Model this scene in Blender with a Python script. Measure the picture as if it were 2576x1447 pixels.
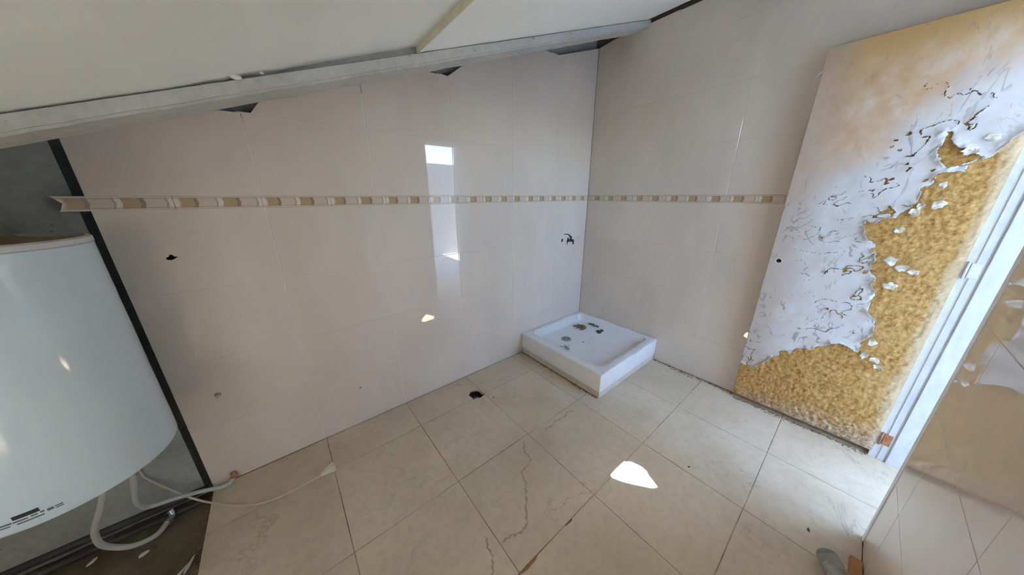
import bpy, bmesh, math, random
import numpy as np
from mathutils import Vector, Matrix

# ------------------------------------------------------------------ camera, sky, sun, exposure
scene = bpy.context.scene
COL = scene.collection
for o in list(bpy.data.objects):
    bpy.data.objects.remove(o, do_unlink=True)
random.seed(7)

FPX, YAW, PITCH, ROLL = 713.77, 0.8861, -0.3129, -0.0024
CAM = Vector((-2.2617, -1.6702, 1.3218))
fw = Vector((math.cos(YAW) * math.cos(PITCH), math.sin(YAW) * math.cos(PITCH), math.sin(PITCH)))
rt = Vector((math.sin(YAW), -math.cos(YAW), 0)); up = rt.cross(fw)
rt2 = math.cos(ROLL) * rt + math.sin(ROLL) * up; up2 = -math.sin(ROLL) * rt + math.cos(ROLL) * up
cd = bpy.data.cameras.new('camera'); cam = bpy.data.objects.new('camera', cd); COL.objects.link(cam)
m = Matrix((rt2, up2, -fw)).transposed().to_4x4(); m.translation = CAM
cam.matrix_world = m
cd.sensor_width = 36; cd.sensor_fit = 'HORIZONTAL'; cd.lens = FPX / 2576 * 36; cd.clip_start = 0.01
scene.camera = cam

SUN_DIR = Vector((1.02, 0.0, -1.73)).normalized()          # the way the sunlight travels
world = bpy.data.worlds.new('sky'); scene.world = world; world.use_nodes = True
wn = world.node_tree; wn.nodes.clear()
sky = wn.nodes.new('ShaderNodeTexSky'); sky.sky_type = 'NISHITA'; sky.sun_disc = False
sky.sun_elevation = math.asin(-SUN_DIR.z); sky.sun_rotation = math.radians(-90); sky.altitude = 200
sky.dust_density = 1.5
hsv = wn.nodes.new('ShaderNodeHueSaturation'); hsv.inputs['Saturation'].default_value = 1.2
bg = wn.nodes.new('ShaderNodeBackground'); bg.inputs['Strength'].default_value = 0.46
wo = wn.nodes.new('ShaderNodeOutputWorld')
wn.links.new(sky.outputs[0], hsv.inputs['Color']); wn.links.new(hsv.outputs[0], bg.inputs[0]); wn.links.new(bg.outputs[0], wo.inputs[0])

sl = bpy.data.lights.new('sun', 'SUN'); sl.energy = 11.0; sl.angle = math.radians(0.15); sl.color = (1, .95, .87)
sun = bpy.data.objects.new('sun', sl); COL.objects.link(sun)
sun.rotation_euler = SUN_DIR.to_track_quat('-Z', 'Y').to_euler(); sun.location = (-5, 0, 8)

vs = scene.view_settings
vs.view_transform = 'Standard'; vs.look = 'None'; vs.gamma = 1.0; vs.use_curve_mapping = False
vs.exposure = 3.74
scene.cycles.max_bounces = 16; scene.cycles.diffuse_bounces = 10; scene.cycles.glossy_bounces = 6
scene.cycles.sample_clamp_indirect = 6.0

# ------------------------------------------------------------------ helpers
def tag(o, label, cat, group=None, kind=None):
    o['label'] = label; o['category'] = cat
    if group: o['group'] = group
    if kind: o['kind'] = kind
    return o

def link(name, me, material=None, parent=None):
    o = bpy.data.objects.new(name, me); COL.objects.link(o)
    if material and len(me.materials) == 0: me.materials.append(material)
    if parent: o.parent = parent
    return o

def empty(name, loc=(0, 0, 0)):
    o = bpy.data.objects.new(name, None); COL.objects.link(o); o.location = loc; o.empty_display_size = .05
    return o

def pobj(name, verts, faces, material=None, parent=None, smooth=False):
    """verts are world coordinates; if the parent stands elsewhere they are moved into its frame"""
    me = bpy.data.meshes.new(name)
    off = Vector(parent.location) if parent else Vector((0, 0, 0))
    if parent and parent.parent: off = off + Vector(parent.parent.location)
    me.from_pydata([tuple(Vector(v) - off) for v in verts], [], faces); me.update()
    bm = bmesh.new(); bm.from_mesh(me); bmesh.ops.recalc_face_normals(bm, faces=bm.faces); bm.to_mesh(me); bm.free()
    if smooth:
        for p in me.polygons: p.use_smooth = True
    return link(name, me, material, parent)

def box_vf(x0, x1, y0, y1, z0, z1, n=0):
    v = [(x0, y0, z0), (x1, y0, z0), (x1, y1, z0), (x0, y1, z0), (x0, y0, z1), (x1, y0, z1), (x1, y1, z1), (x0, y1, z1)]
    f = [(0, 3, 2, 1), (4, 5, 6, 7), (0, 1, 5, 4), (1, 2, 6, 5), (2, 3, 7, 6), (3, 0, 4, 7)]
    return v, [tuple(i + n for i in q) for q in f]

def box(name, x0, x1, y0, y1, z0, z1, material, parent=None, bevel=0.0, seg=2):
    v, f = box_vf(min(x0, x1), max(x0, x1), min(y0, y1), max(y0, y1), min(z0, z1), max(z0, z1))
    o = pobj(name, v, f, material, parent)
    if bevel:
        bm = bmesh.new(); bm.from_mesh(o.data)
        bmesh.ops.bevel(bm, geom=bm.edges[:], offset=bevel, segments=seg, affect='EDGES', profile=.5)
        bm.to_mesh(o.data); bm.free()
    return o

def boxes(name, lst, material, parent=None):
    V, F = [], []
    for b in lst:
        v, f = box_vf(*b, n=len(V)); V += v; F += f
    return pobj(name, V, F, material, parent)

def catmull(pts, n=10):
    P = [Vector(p) for p in pts]; P = [P[0] * 2 - P[1]] + P + [P[-1] * 2 - P[-2]]
    out = []
    for i in range(1, len(P) - 2):
        a, b, c, d = P[i - 1:i + 3]
        for k in range(n):
            t = k / n
            out.append(.5 * ((2 * b) + (c - a) * t + (2 * a - 5 * b + 4 * c - d) * t * t + (3 * b - a - 3 * c + d) * t ** 3))
    out.append(P[-2]); return out

def tube(name, pts, r, material, parent=None, n=10, smooth_path=True, sub=10):
    P = catmull(pts, sub) if smooth_path else [Vector(p) for p in pts]
    rad = r if callable(r) else (lambda t: r)
    V, F = [], []
    t0 = (P[1] - P[0]).normalized(); nrm = t0.orthogonal().normalized()
    for i, p in enumerate(P):
        t = (P[min(i + 1, len(P) - 1)] - P[max(i - 1, 0)]).normalized()
        nrm = (nrm - t * nrm.dot(t)).normalized(); b = t.cross(nrm)
        rr = rad(i / (len(P) - 1))
        for k in range(n):
            a = 2 * math.pi * k / n
            V.append(p + (nrm * math.cos(a) + b * math.sin(a)) * rr)
    for i in range(len(P) - 1):
        for k in range(n):
            F.append((i * n + k, i * n + (k + 1) % n, (i + 1) * n + (k + 1) % n, (i + 1) * n + k))
    F.append(tuple(range(n))[::-1]); F.append(tuple(range((len(P) - 1) * n, len(P) * n)))
    return pobj(name, V, F, material, parent, smooth=True)

def lathe(name, prof, centre, material, parent=None, n=48, axis=None, smooth=True, cap=True):
    """prof: (radius, height) pairs, turned about a vertical axis (or about 'axis')"""
    V, F = [], []
    q = Vector((0, 0, 1)).rotation_difference(Vector(axis)) if axis else None
    c = Vector(centre)
    for (r, z) in prof:
        for k in range(n):
            a = 2 * math.pi * k / n
            p = Vector((r * math.cos(a), r * math.sin(a), z))
            if q: p = q @ p
            V.append(c + p)
    for i in range(len(prof) - 1):
        for k in range(n):
            F.append((i * n + k, i * n + (k + 1) % n, (i + 1) * n + (k + 1) % n, (i + 1) * n + k))
    if cap and prof[0][0] > 1e-6: F.append(tuple(range(n))[::-1])
    if cap and prof[-1][0] > 1e-6: F.append(tuple(range((len(prof) - 1) * n, len(prof) * n)))
    o = pobj(name, V, F, material, parent, smooth=smooth)
    if smooth: o.data.set_sharp_from_angle(angle=math.radians(40))
    return o

def clip(poly, a, b, c):
    """keep a*x+b*y<=c"""
    out = []
    for i in range(len(poly)):
        p, q = poly[i], poly[(i + 1) % len(poly)]
        dp, dq = a * p[0] + b * p[1] - c, a * q[0] + b * q[1] - c
        if dp <= 0: out.append(p)
        if dp * dq < 0:
            t = dp / (dp - dq); out.append((p[0] + (q[0] - p[0]) * t, p[1] + (q[1] - p[1]) * t))
    return out

def inset(poly, d):
    n = len(poly); out = []
    ar = sum(poly[i][0] * poly[(i + 1) % n][1] - poly[(i + 1) % n][0] * poly[i][1] for i in range(n))
    s = 1 if ar > 0 else -1
    for i in range(n):
        p0, p1, p2 = Vector(poly[i - 1]), Vector(poly[i]), Vector(poly[(i + 1) % n])
        e1 = (p1 - p0).normalized(); e2 = (p2 - p1).normalized()
        n1 = Vector((-e1.y, e1.x)) * s; n2 = Vector((-e2.y, e2.x)) * s
        bis = n1 + n2; l2 = bis.length_squared
        out.append(tuple(p1 + bis * (2 * d / max(l2, .4))) if l2 > 1e-9 else tuple(p1 + n1 * d))
    return out

def poly_tile(name, poly, thick, to3, material, parent, bev=.0012, holes=()):
    """a plate with the outline 'poly' (2D); to3(a, b, depth) gives the world point, depth 0 = face"""
    n = len(poly)
    if not holes:
        ins = inset(poly, bev) if bev else poly
        V = [to3(a, b, 0) for a, b in ins] + [to3(a, b, bev) for a, b in poly] + [to3(a, b, thick) for a, b in poly]
        F = [tuple(range(n)), tuple(range(2 * n, 3 * n))]
        for k in (0, 1):
            F += [(k * n + i, k * n + (i + 1) % n, (k + 1) * n + (i + 1) % n, (k + 1) * n + i) for i in range(n)]
        return pobj(name, V, F, material, parent)
    bm = bmesh.new(); loops = [poly] + list(holes); allv = []; edges = []
    for lp in loops:
        vs_ = [bm.verts.new((a, b, 0)) for a, b in lp]; allv.append(vs_)
        edges += [bm.edges.new((vs_[i], vs_[(i + 1) % len(vs_)])) for i in range(len(vs_))]
    bmesh.ops.triangle_fill(bm, use_beauty=True, use_dissolve=False, edges=edges)
    bm.verts.index_update()
    base = [tuple(v.co) for v in bm.verts]; nb = len(base)
    V = [to3(a, b, 0) for a, b, _ in base] + [to3(a, b, thick) for a, b, _ in base]
    F = []
    for f in bm.faces:
        ids = [v.index for v in f.verts]; F.append(tuple(ids)); F.append(tuple(i + nb for i in ids[::-1]))
    for vs_ in allv:
        for i in range(len(vs_)):
            a, b = vs_[i].index, vs_[(i + 1) % len(vs_)].index
            F.append((a, b, b + nb, a + nb))
    bm.free()
    return pobj(name, V, F, material, parent)

# ------------------------------------------------------------------ procedural materials
class NT:
    def __init__(s, name):
        s.m = bpy.data.materials.new(name); s.m.use_nodes = True
        s.t = s.m.node_tree; s.bsdf = s.t.nodes['Principled BSDF']
    def N(s, ty, **kw):
        n = s.t.nodes.new(ty)
        for k, v in kw.items(): setattr(n, k, v)
        return n
    def put(s, sock, v):
        if isinstance(v, bpy.types.NodeSocket): s.t.links.new(v, sock)
        elif isinstance(v, tuple) and len(v) == 3 and sock.type == 'RGBA': sock.default_value = (*v, 1)
        else: sock.default_value = v
    def M(s, op, a, b=0.0, c=None, clamp=False):
        n = s.N('ShaderNodeMath', operation=op, use_clamp=clamp)
        s.put(n.inputs[0], a); s.put(n.inputs[1], b)
        if c is not None: s.put(n.inputs[2], c)
        return n.outputs[0]
    def pos(s): return s.N('ShaderNodeNewGeometry').outputs['Position']
    def xyz(s, v):
        n = s.N('ShaderNodeSeparateXYZ'); s.put(n.inputs[0], v); return n.outputs
    def scale(s, v, sc):
        n = s.N('ShaderNodeVectorMath', operation='MULTIPLY'); s.put(n.inputs[0], v); n.inputs[1].default_value = sc; return n.outputs[0]
    def noise(s, sc, det=4, rough=.55, vec=None, dist=0.0):
        n = s.N('ShaderNodeTexNoise'); n.inputs['Scale'].default_value = sc; n.inputs['Detail'].default_value = det
        n.inputs['Roughness'].default_value = rough; n.inputs['Distortion'].default_value = dist
        s.put(n.inputs['Vector'], vec if vec is not None else s.pos()); return n.outputs['Fac']
    def ramp(s, f, pts, const=False):
        n = s.N('ShaderNodeValToRGB'); r = n.color_ramp
        if const: r.interpolation = 'CONSTANT'
        while len(r.elements) > 1: r.elements.remove(r.elements[-1])
        for i, (p, c) in enumerate(pts):
            e = r.elements[0] if i == 0 else r.elements.new(p)
            e.position = p; e.color = (*c, 1) if isinstance(c, tuple) else (c, c, c, 1)
        s.put(n.inputs[0], f); return n.outputs['Color']
    def mix(s, f, a, b, mode='MIX'):
        n = s.N('ShaderNodeMix', data_type='RGBA', blend_type=mode)
        s.put(n.inputs[0], f); s.put(n.inputs[6], a); s.put(n.inputs[7], b); return n.outputs[2]
    def rnd(s): return s.N('ShaderNodeObjectInfo').outputs['Random']
    def bump(s, h, strength=.3, dist=.002):
        n = s.N('ShaderNodeBump'); n.inputs['Strength'].default_value = strength; n.inputs['Distance'].default_value = dist
        s.put(n.inputs['Height'], h); s.t.links.new(n.outputs[0], s.bsdf.inputs['Normal'])
    def out(s, col=None, rough=None, metal=None, spec=None, **kw):
        if col is not None: s.put(s.bsdf.inputs['Base Color'], col)
        if rough is not None: s.put(s.bsdf.inputs['Roughness'], rough)
        if metal is not None: s.put(s.bsdf.inputs['Metallic'], metal)
        if spec is not None: s.put(s.bsdf.inputs['Specular IOR Level'], spec)
        for k, v in kw.items(): s.put(s.bsdf.inputs[k.replace('_', ' ')], v)
        return s.m

def plain(name, col, rough=.5, metal=0.0, var=.12, sc=30, bump=.15, bd=.001):
    t = NT(name); n = t.noise(sc, 5)
    c0 = tuple(x * (1 - var) for x in col); c1 = tuple(min(1, x * (1 + var)) for x in col)
    if bump: t.bump(t.noise(sc * 4, 4), bump, bd)
    return t.out(t.ramp(n, [(.3, c0), (.7, c1)]), rough, metal)

def m_wall_tile():
    t = NT('cream_wall_tile'); p = t.pos()
    streak = t.noise(3.0, 4, .6, t.scale(p, (1, 1, .5)))
    c = t.ramp(streak, [(.3, (.66, .575, .485)), (.7, (.72, .64, .55))])
    v = t.M('MULTIPLY_ADD', t.rnd(), .02, .99)
    hs = t.N('ShaderNodeHueSaturation'); t.put(hs.inputs['Value'], v); t.put(hs.inputs['Color'], c)
    t.bump(t.noise(6, 1), .025, .002)
    return t.out(hs.outputs[0], .025, 0, .5)

def m_floor_tile():
    t = NT('beige_floor_tile'); p = t.pos()
    big = t.noise(2.2, 5, .6); fine = t.noise(28, 5, .65)
    c = t.ramp(big, [(.3, (.57, .455, .305)), (.52, (.665, .55, .39)), (.75, (.73, .62, .465))])
    c = t.mix(t.M('MULTIPLY', t.ramp(fine, [(.45, 0.0), (.75, 1.0)]), .35), c, (.40, .33, .24))
    # wandering dried-water outlines
    w = t.noise(2.6, 6, .62, None, .6)
    ln = t.ramp(t.M('ABSOLUTE', t.M('SUBTRACT', w, .53)), [(0, 1.0), (.010, 0.0)])
    ln = t.M('MULTIPLY', ln, t.ramp(t.noise(1.7, 2), [(.5, 0.0), (.62, 1.0)]))
    c = t.mix(t.M('MULTIPLY', ln, .55), c, (.27, .20, .13))
    sp = t.ramp(t.noise(60, 3, .5), [(.70, 0.0), (.76, 1.0)])
    c = t.mix(t.M('MULTIPLY', sp, .5), c, (.25, .2, .15))
    v = t.M('MULTIPLY_ADD', t.rnd(), .08, .96)
    hs = t.N('ShaderNodeHueSaturation'); t.put(hs.inputs['Value'], v); t.put(hs.inputs['Color'], c)
    t.bump(t.noise(45, 4), .12, .0015)
    return t.out(hs.outputs[0], t.M('MULTIPLY_ADD', fine, .25, .28), 0, .45)

def m_floor_grout():
    t = NT('floor_grout'); n = t.noise(5, 5, .7)
    c = t.ramp(n, [(.35, (.50, .41, .29)), (.52, (.36, .27, .18)), (.64, (.20, .11, .06))])
    return t.out(c, .9)

def m_concrete(name, dark, light, pit=True, bs=.5):
    t = NT(name); a = t.noise(4, 6, .65); b = t.noise(40, 6, .7)
    c = t.ramp(a, [(.3, dark), (.7, light)])
    c = t.mix(.25, c, t.ramp(b, [(.35, tuple(x * .6 for x in dark)), (.65, light)]))
    if pit:
        pt = t.ramp(t.noise(14, 5, .7), [(.64, 0.0), (.70, 1.0)])
        c = t.mix(t.M('MULTIPLY', pt, .7), c, tuple(x * .45 for x in dark))
    t.bump(b, bs, .004)
    return t.out(c, .92, 0, .2)

def m_ceiling():
    t = NT('white_ceiling_panel'); p = t.pos()
    a = t.noise(1.5, 4); b = t.noise(60, 4, .6, t.scale(p, (1, .25, 1)))
    c = t.ramp(a, [(.3, (.79, .82, .79)), (.7, (.84, .87, .84))])
    t.bump(b, .18, .002)
    return t.out(c, .8, 0, .25)

def m_border(axis):
    """printed listello: ochre and cream bars with brown ends, white arrow heads between"""
    t = NT('border_listello_' + axis); x, y, z = t.xyz(t.pos())
    if axis == 'back': s = t.M('DIVIDE', t.M('ADD', x, 2.542), .2555)
    else: s = t.M('DIVIDE', t.M('SUBTRACT', t.M('MULTIPLY', y, -1.0), .193), .2585)
    v = t.M('DIVIDE', t.M('SUBTRACT', z, 1.276), .047)
    h = t.M('ABSOLUTE', t.M('SUBTRACT', v, .5))
    f = t.M('FRACT', t.M('ADD', t.M('ADD', s, 10.0), t.M('MULTIPLY', h, .045)))
    OC, BR, CR, LN, WH = (.46, .32, .17), (.29, .17, .12), (.64, .54, .44), (.44, .35, .27), (.78, .72, .63)
    c = t.ramp(f, [(0, WH), (.055, CR), (.075, OC), (.215, BR), (.255, CR), (.45, LN), (.475, WH), (.53, OC), (.69, BR), (.735, CR), (.93, LN), (.955, WH)], True)
    n = t.noise(120, 3, .6, t.scale(t.pos(), (.3, .3, 3)))
    c = t.mix(t.M('MULTIPLY', n, .25), c, (.62, .5, .38))
    edge = t.ramp(h, [(0, 0.0), (.30, 0.0), (.32, 1.0), (.36, 1.0), (.385, 0.0)])
    c = t.mix(t.M('MULTIPLY', edge, .6), c, (.36, .26, .19))
    outer = t.ramp(h, [(.38, 0.0), (.40, 1.0)])
    c = t.mix(outer, c, (.68, .58, .47))
    return t.out(c, .1)

def m_veneer():
    t = NT('peeling_door_veneer'); x, y, z = t.xyz(t.pos())
    n1 = t.noise(4, 6, .65); n2 = t.noise(11, 6, .65, t.scale(t.pos(), (1, 1.1, .85))); n3 = t.noise(50, 5, .7)
    u = t.M('SUBTRACT', t.M('MULTIPLY', y, -1.0), 1.36)
    d = t.M('SUBTRACT', z, t.M('MULTIPLY_ADD', u, .98, 1.17))         # >0 towards the stained upper corner
    d = t.M('ADD', d, t.M('MULTIPLY', t.M('SUBTRACT', n1, .5), .5))
    d = t.M('ADD', d, t.M('MULTIPLY', t.M('SUBTRACT', n2, .5), .25))
    white = t.ramp(n2, [(.3, (.60, .56, .53)), (.7, (.70, .69, .68))])
    warm = t.ramp(n2, [(.3, (.56, .34, .18)), (.52, (.65, .45, .29)), (.72, (.72, .60, .48))])
    c = t.mix(t.ramp(d, [(.02, 0.0), (.22, 1.0)]), white, warm)
    top = t.M('ADD', z, t.M('MULTIPLY', n1, .22))
    c = t.mix(t.ramp(t.M('SUBTRACT', top, 1.2), [(.76, 0.0), (.86, 1.0)]), c, (.62, .40, .17))
    # browner free edge lower down
    e = t.M('ADD', u, t.M('MULTIPLY', t.M('SUBTRACT', n1, .5), .22))
    c = t.mix(t.M('MULTIPLY', t.ramp(e, [(.05, 1.0), (.17, 0.0)]), .65), c, (.50, .41, .33))
    sc = t.ramp(t.noise(22, 4, .6, t.scale(t.pos(), (1, 1, .35)), 1.5), [(.64, 0.0), (.68, 1.0)])
    c = t.mix(t.M('MULTIPLY', sc, .45), c, (.36, .28, .22))
    ln = t.M('ABSOLUTE', t.M('SUBTRACT', t.noise(8, 3, .55, t.scale(t.pos(), (1, 1.2, .8)), .8), .5))
    ln = t.M('MULTIPLY', t.ramp(ln, [(.0, 1.0), (.012, .55), (.02, 0.0)]), t.ramp(t.noise(7, 3), [(.5, 0.0), (.58, 1.0)]))
    low = t.ramp(d, [(-.05, 1.0), (.0, 1.0), (.15, .25)])
    c = t.mix(t.M('MULTIPLY', t.M('MULTIPLY', ln, low), .8), c, (.27, .22, .21))  # dark hatch lines: the shade inside cracks is put into the colour
    bits = t.ramp(n3, [(.68, 0.0), (.73, 1.0)])
    c = t.mix(t.M('MULTIPLY', bits, .35), c, (.72, .62, .50))
    t.bump(t.noise(35, 6, .7), .35, .003)
    return t.out(c, .65, 0, .3)

def m_core():
    t = NT('tan_fibreboard'); x, y, z = t.xyz(t.pos())
    n1 = t.noise(5, 5, .6); n2 = t.noise(60, 6, .7); n3 = t.noise(160, 4, .7)
    c = t.ramp(n2, [(.32, (.30, .15, .045)), (.5, (.53, .30, .095)), (.68, (.68, .45, .19))])
    c = t.mix(t.M('MULTIPLY', t.ramp(n1, [(.5, 0.0), (.7, 1.0)]), .4), c, (.66, .44, .19))
    pale = t.M('ADD', t.M('SUBTRACT', t.M('MULTIPLY', y, -1.0), 1.93), t.M('MULTIPLY', t.M('SUBTRACT', n1, .5), .06))
    c = t.mix(t.M('MULTIPLY', t.ramp(pale, [(0.0, 0.0), (.03, 1.0)]), .55), c, (.74, .64, .46))
    low = t.M('ADD', z, t.M('MULTIPLY', n1, .16))
    u = t.M('SUBTRACT', t.M('MULTIPLY', y, -1.0), 1.36)
    low = t.M('SUBTRACT', low, t.M('MULTIPLY', u, .12))
    c = t.mix(t.M('MULTIPLY', t.ramp(low, [(.06, 1.0), (.2, 0.0)]), .75), c, t.ramp(n2, [(.4, (.30, .18, .11)), (.6, (.62, .52, .42))]))
    t.bump(n2, .8, .006)
    return t.out(c, .95, 0, .1)

MT = dict(
    wall=m_wall_tile(), floor=m_floor_tile(), fgrout=m_floor_grout(),
    wgrout=plain('wall_grout', (.78, .71, .61), .8, 0, .08, 20), wgrout2=plain('tile_coloured_grout', (.70, .62, .53), .6, 0, .05, 20),
    concrete=m_concrete('grey_concrete', (.30, .315, .275), (.46, .475, .43)),
    darkc=m_concrete('raw_mortar', (.13, .10, .075), (.21, .17, .13)),
    dirtyc=m_concrete('dirty_screed', (.10, .072, .038), (.19, .155, .105)),
    beam=m_concrete('joist_concrete', (.44, .44, .41), (.58, .58, .55), True, .35),
    ceil=m_ceiling(), ceil_edge=plain('panel_cut_edge', (.64, .60, .48), .85, 0, .08, 25, .3),
    plaster=plain('plaster', (.70, .68, .62), .85, 0, .06, 8, .2),
    outwall=plain('render_wall', (.46, .48, .50), .9, 0, .08, 3, .3),
    cream=plain('cream_render', (.72, .62, .48), .9, 0, .06, 3, .3),
    terrace=plain('terrace_tile', (.58, .57, .55), .7, 0, .1, 5, .2),
    border_b=m_border('back'), border_r=m_border('right'),
    veneer=m_veneer(), core=m_core(),
    flake=plain('torn_paper', (.72, .66, .55), .8, 0, .12, 40, .4),
    enamel=plain('white_enamel', (.66, .80, .88), .10, 0, .02, 3, .02),
    rim=plain('white_plastic_rim', (.68, .68, .70), .35, 0, .03, 6, .02),
    ochre=plain('stained_steel_lid', (.46, .30, .10), .30, .35, .45, 7, .1),
    black=plain('black_print', (.012, .012, .014), .5, 0, .1, 30, 0), greyprint=plain('grey_print', (.14, .14, .15), .5, 0, .1, 30, 0),
    tray=None, acrylic_side=None,
    hose=plain('grey_hose', (.50, .51, .46), .45, 0, .06, 60, .2),
    cable=plain('cream_cable', (.60, .54, .42), .45, 0, .06, 40, .1),
    steel=plain('dull_steel', (.46, .46, .46), .35, .85, .12, 40, .1),
    brass=plain('rusty_brass', (.34, .19, .10), .5, .5, .3, 60, .3),
    rust=plain('rust', (.42, .19, .09), .8, .2, .35, 80, .4),
    jamb=None, wood=plain('orange_pine', (.50, .25, .08), .6, 0, .2, 14, .2),
    conduit=plain('dark_conduit', (.05, .042, .034), .6, 0, .2, 20, .2),
    leaf=plain('dry_leaf', (.30, .19, .10), .85, 0, .3, 60, .4), darkleaf=plain('rotten_leaf', (.10, .075, .06), .85, 0, .4, 60, .4),
    greybit=plain('grey_crumbs', (.33, .31, .28), .9, 0, .3, 60, .4),
    chip=plain('plaster_chip', (.62, .58, .52), .85, 0, .12, 60, .3),
    dirt=plain('brown_dirt', (.22, .13, .07), .95, 0, .4, 60, .5),
    pit=plain('pit_dark', (.04, .035, .03), .95, 0, .3, 40, .3),
    pvc=plain('grey_pvc', (.20, .20, .19), .5, 0, .1, 30, .1),
)
def m_tray():
    t = NT('white_shower_tray'); n = t.noise(9, 6, .7); z = t.xyz(t.pos())[2]
    c = t.mix(t.M('MULTIPLY', t.ramp(n, [(.5, 0.0), (.75, 1.0)]), .28), (.80, .79, .77), (.50, .40, .29))
    sp = t.ramp(t.noise(70, 4, .6), [(.69, 0.0), (.73, 1.0)])
    c = t.mix(t.M('MULTIPLY', sp, .6), c, (.28, .22, .17))
    return t.out(c, .25, 0, .5)
MT['tray'] = m_tray()
def m_jamb():
    t = NT('worn_white_frame'); n = t.noise(30, 6, .7, t.scale(t.pos(), (1, 1, .4)))
    c = t.ramp(n, [(.3, (.56, .56, .56)), (.6, (.66, .66, .66))])
    sp = t.ramp(t.noise(45, 5, .7), [(.70, 0.0), (.74, 1.0)])
    c = t.mix(t.M('MULTIPLY', sp, .7), c, (.25, .24, .24))
    return t.out(c, .45)
MT['jamb'] = m_jamb()
gl = NT('clear_plastic'); gl.out((.60, .63, .60), .16, 0, .5, Transmission_Weight=.8, IOR=1.3); MT['clear'] = gl.m

# ------------------------------------------------------------------ room numbers (metres; corner of the two tiled walls = origin)
SL = .3615                                   # roof slope, rising towards the right wall
def ceil_z(x): return 2.468 + SL * x          # underside of the ceiling panels = top of the joist flange
def roof_z(x): return ceil_z(x) + .17
ROWS = [0, .3205, .6395, .958, 1.276, 1.323, 1.638, 1.955, 2.272, 2.59]
JX = [-2.736, -2.2825, -1.8215, -1.357, -.8935, -.4305, .0]
JY = [0, -.140, -.6035, -1.065, -1.5265, -1.962]
FX = [-2.735, -2.2742, -1.8182, -1.3622, -.9062, -.4502, .0]
FY = [0, -.2555, -.7115, -1.1675, -1.6235, -2.0795, -2.385]
YC, YC2, XO, XH = -1.964, -2.385, -.667, -.05  # front wall faces, opening sides
GAP, GH = .0013, .0006                                  # half a wall joint

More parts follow.
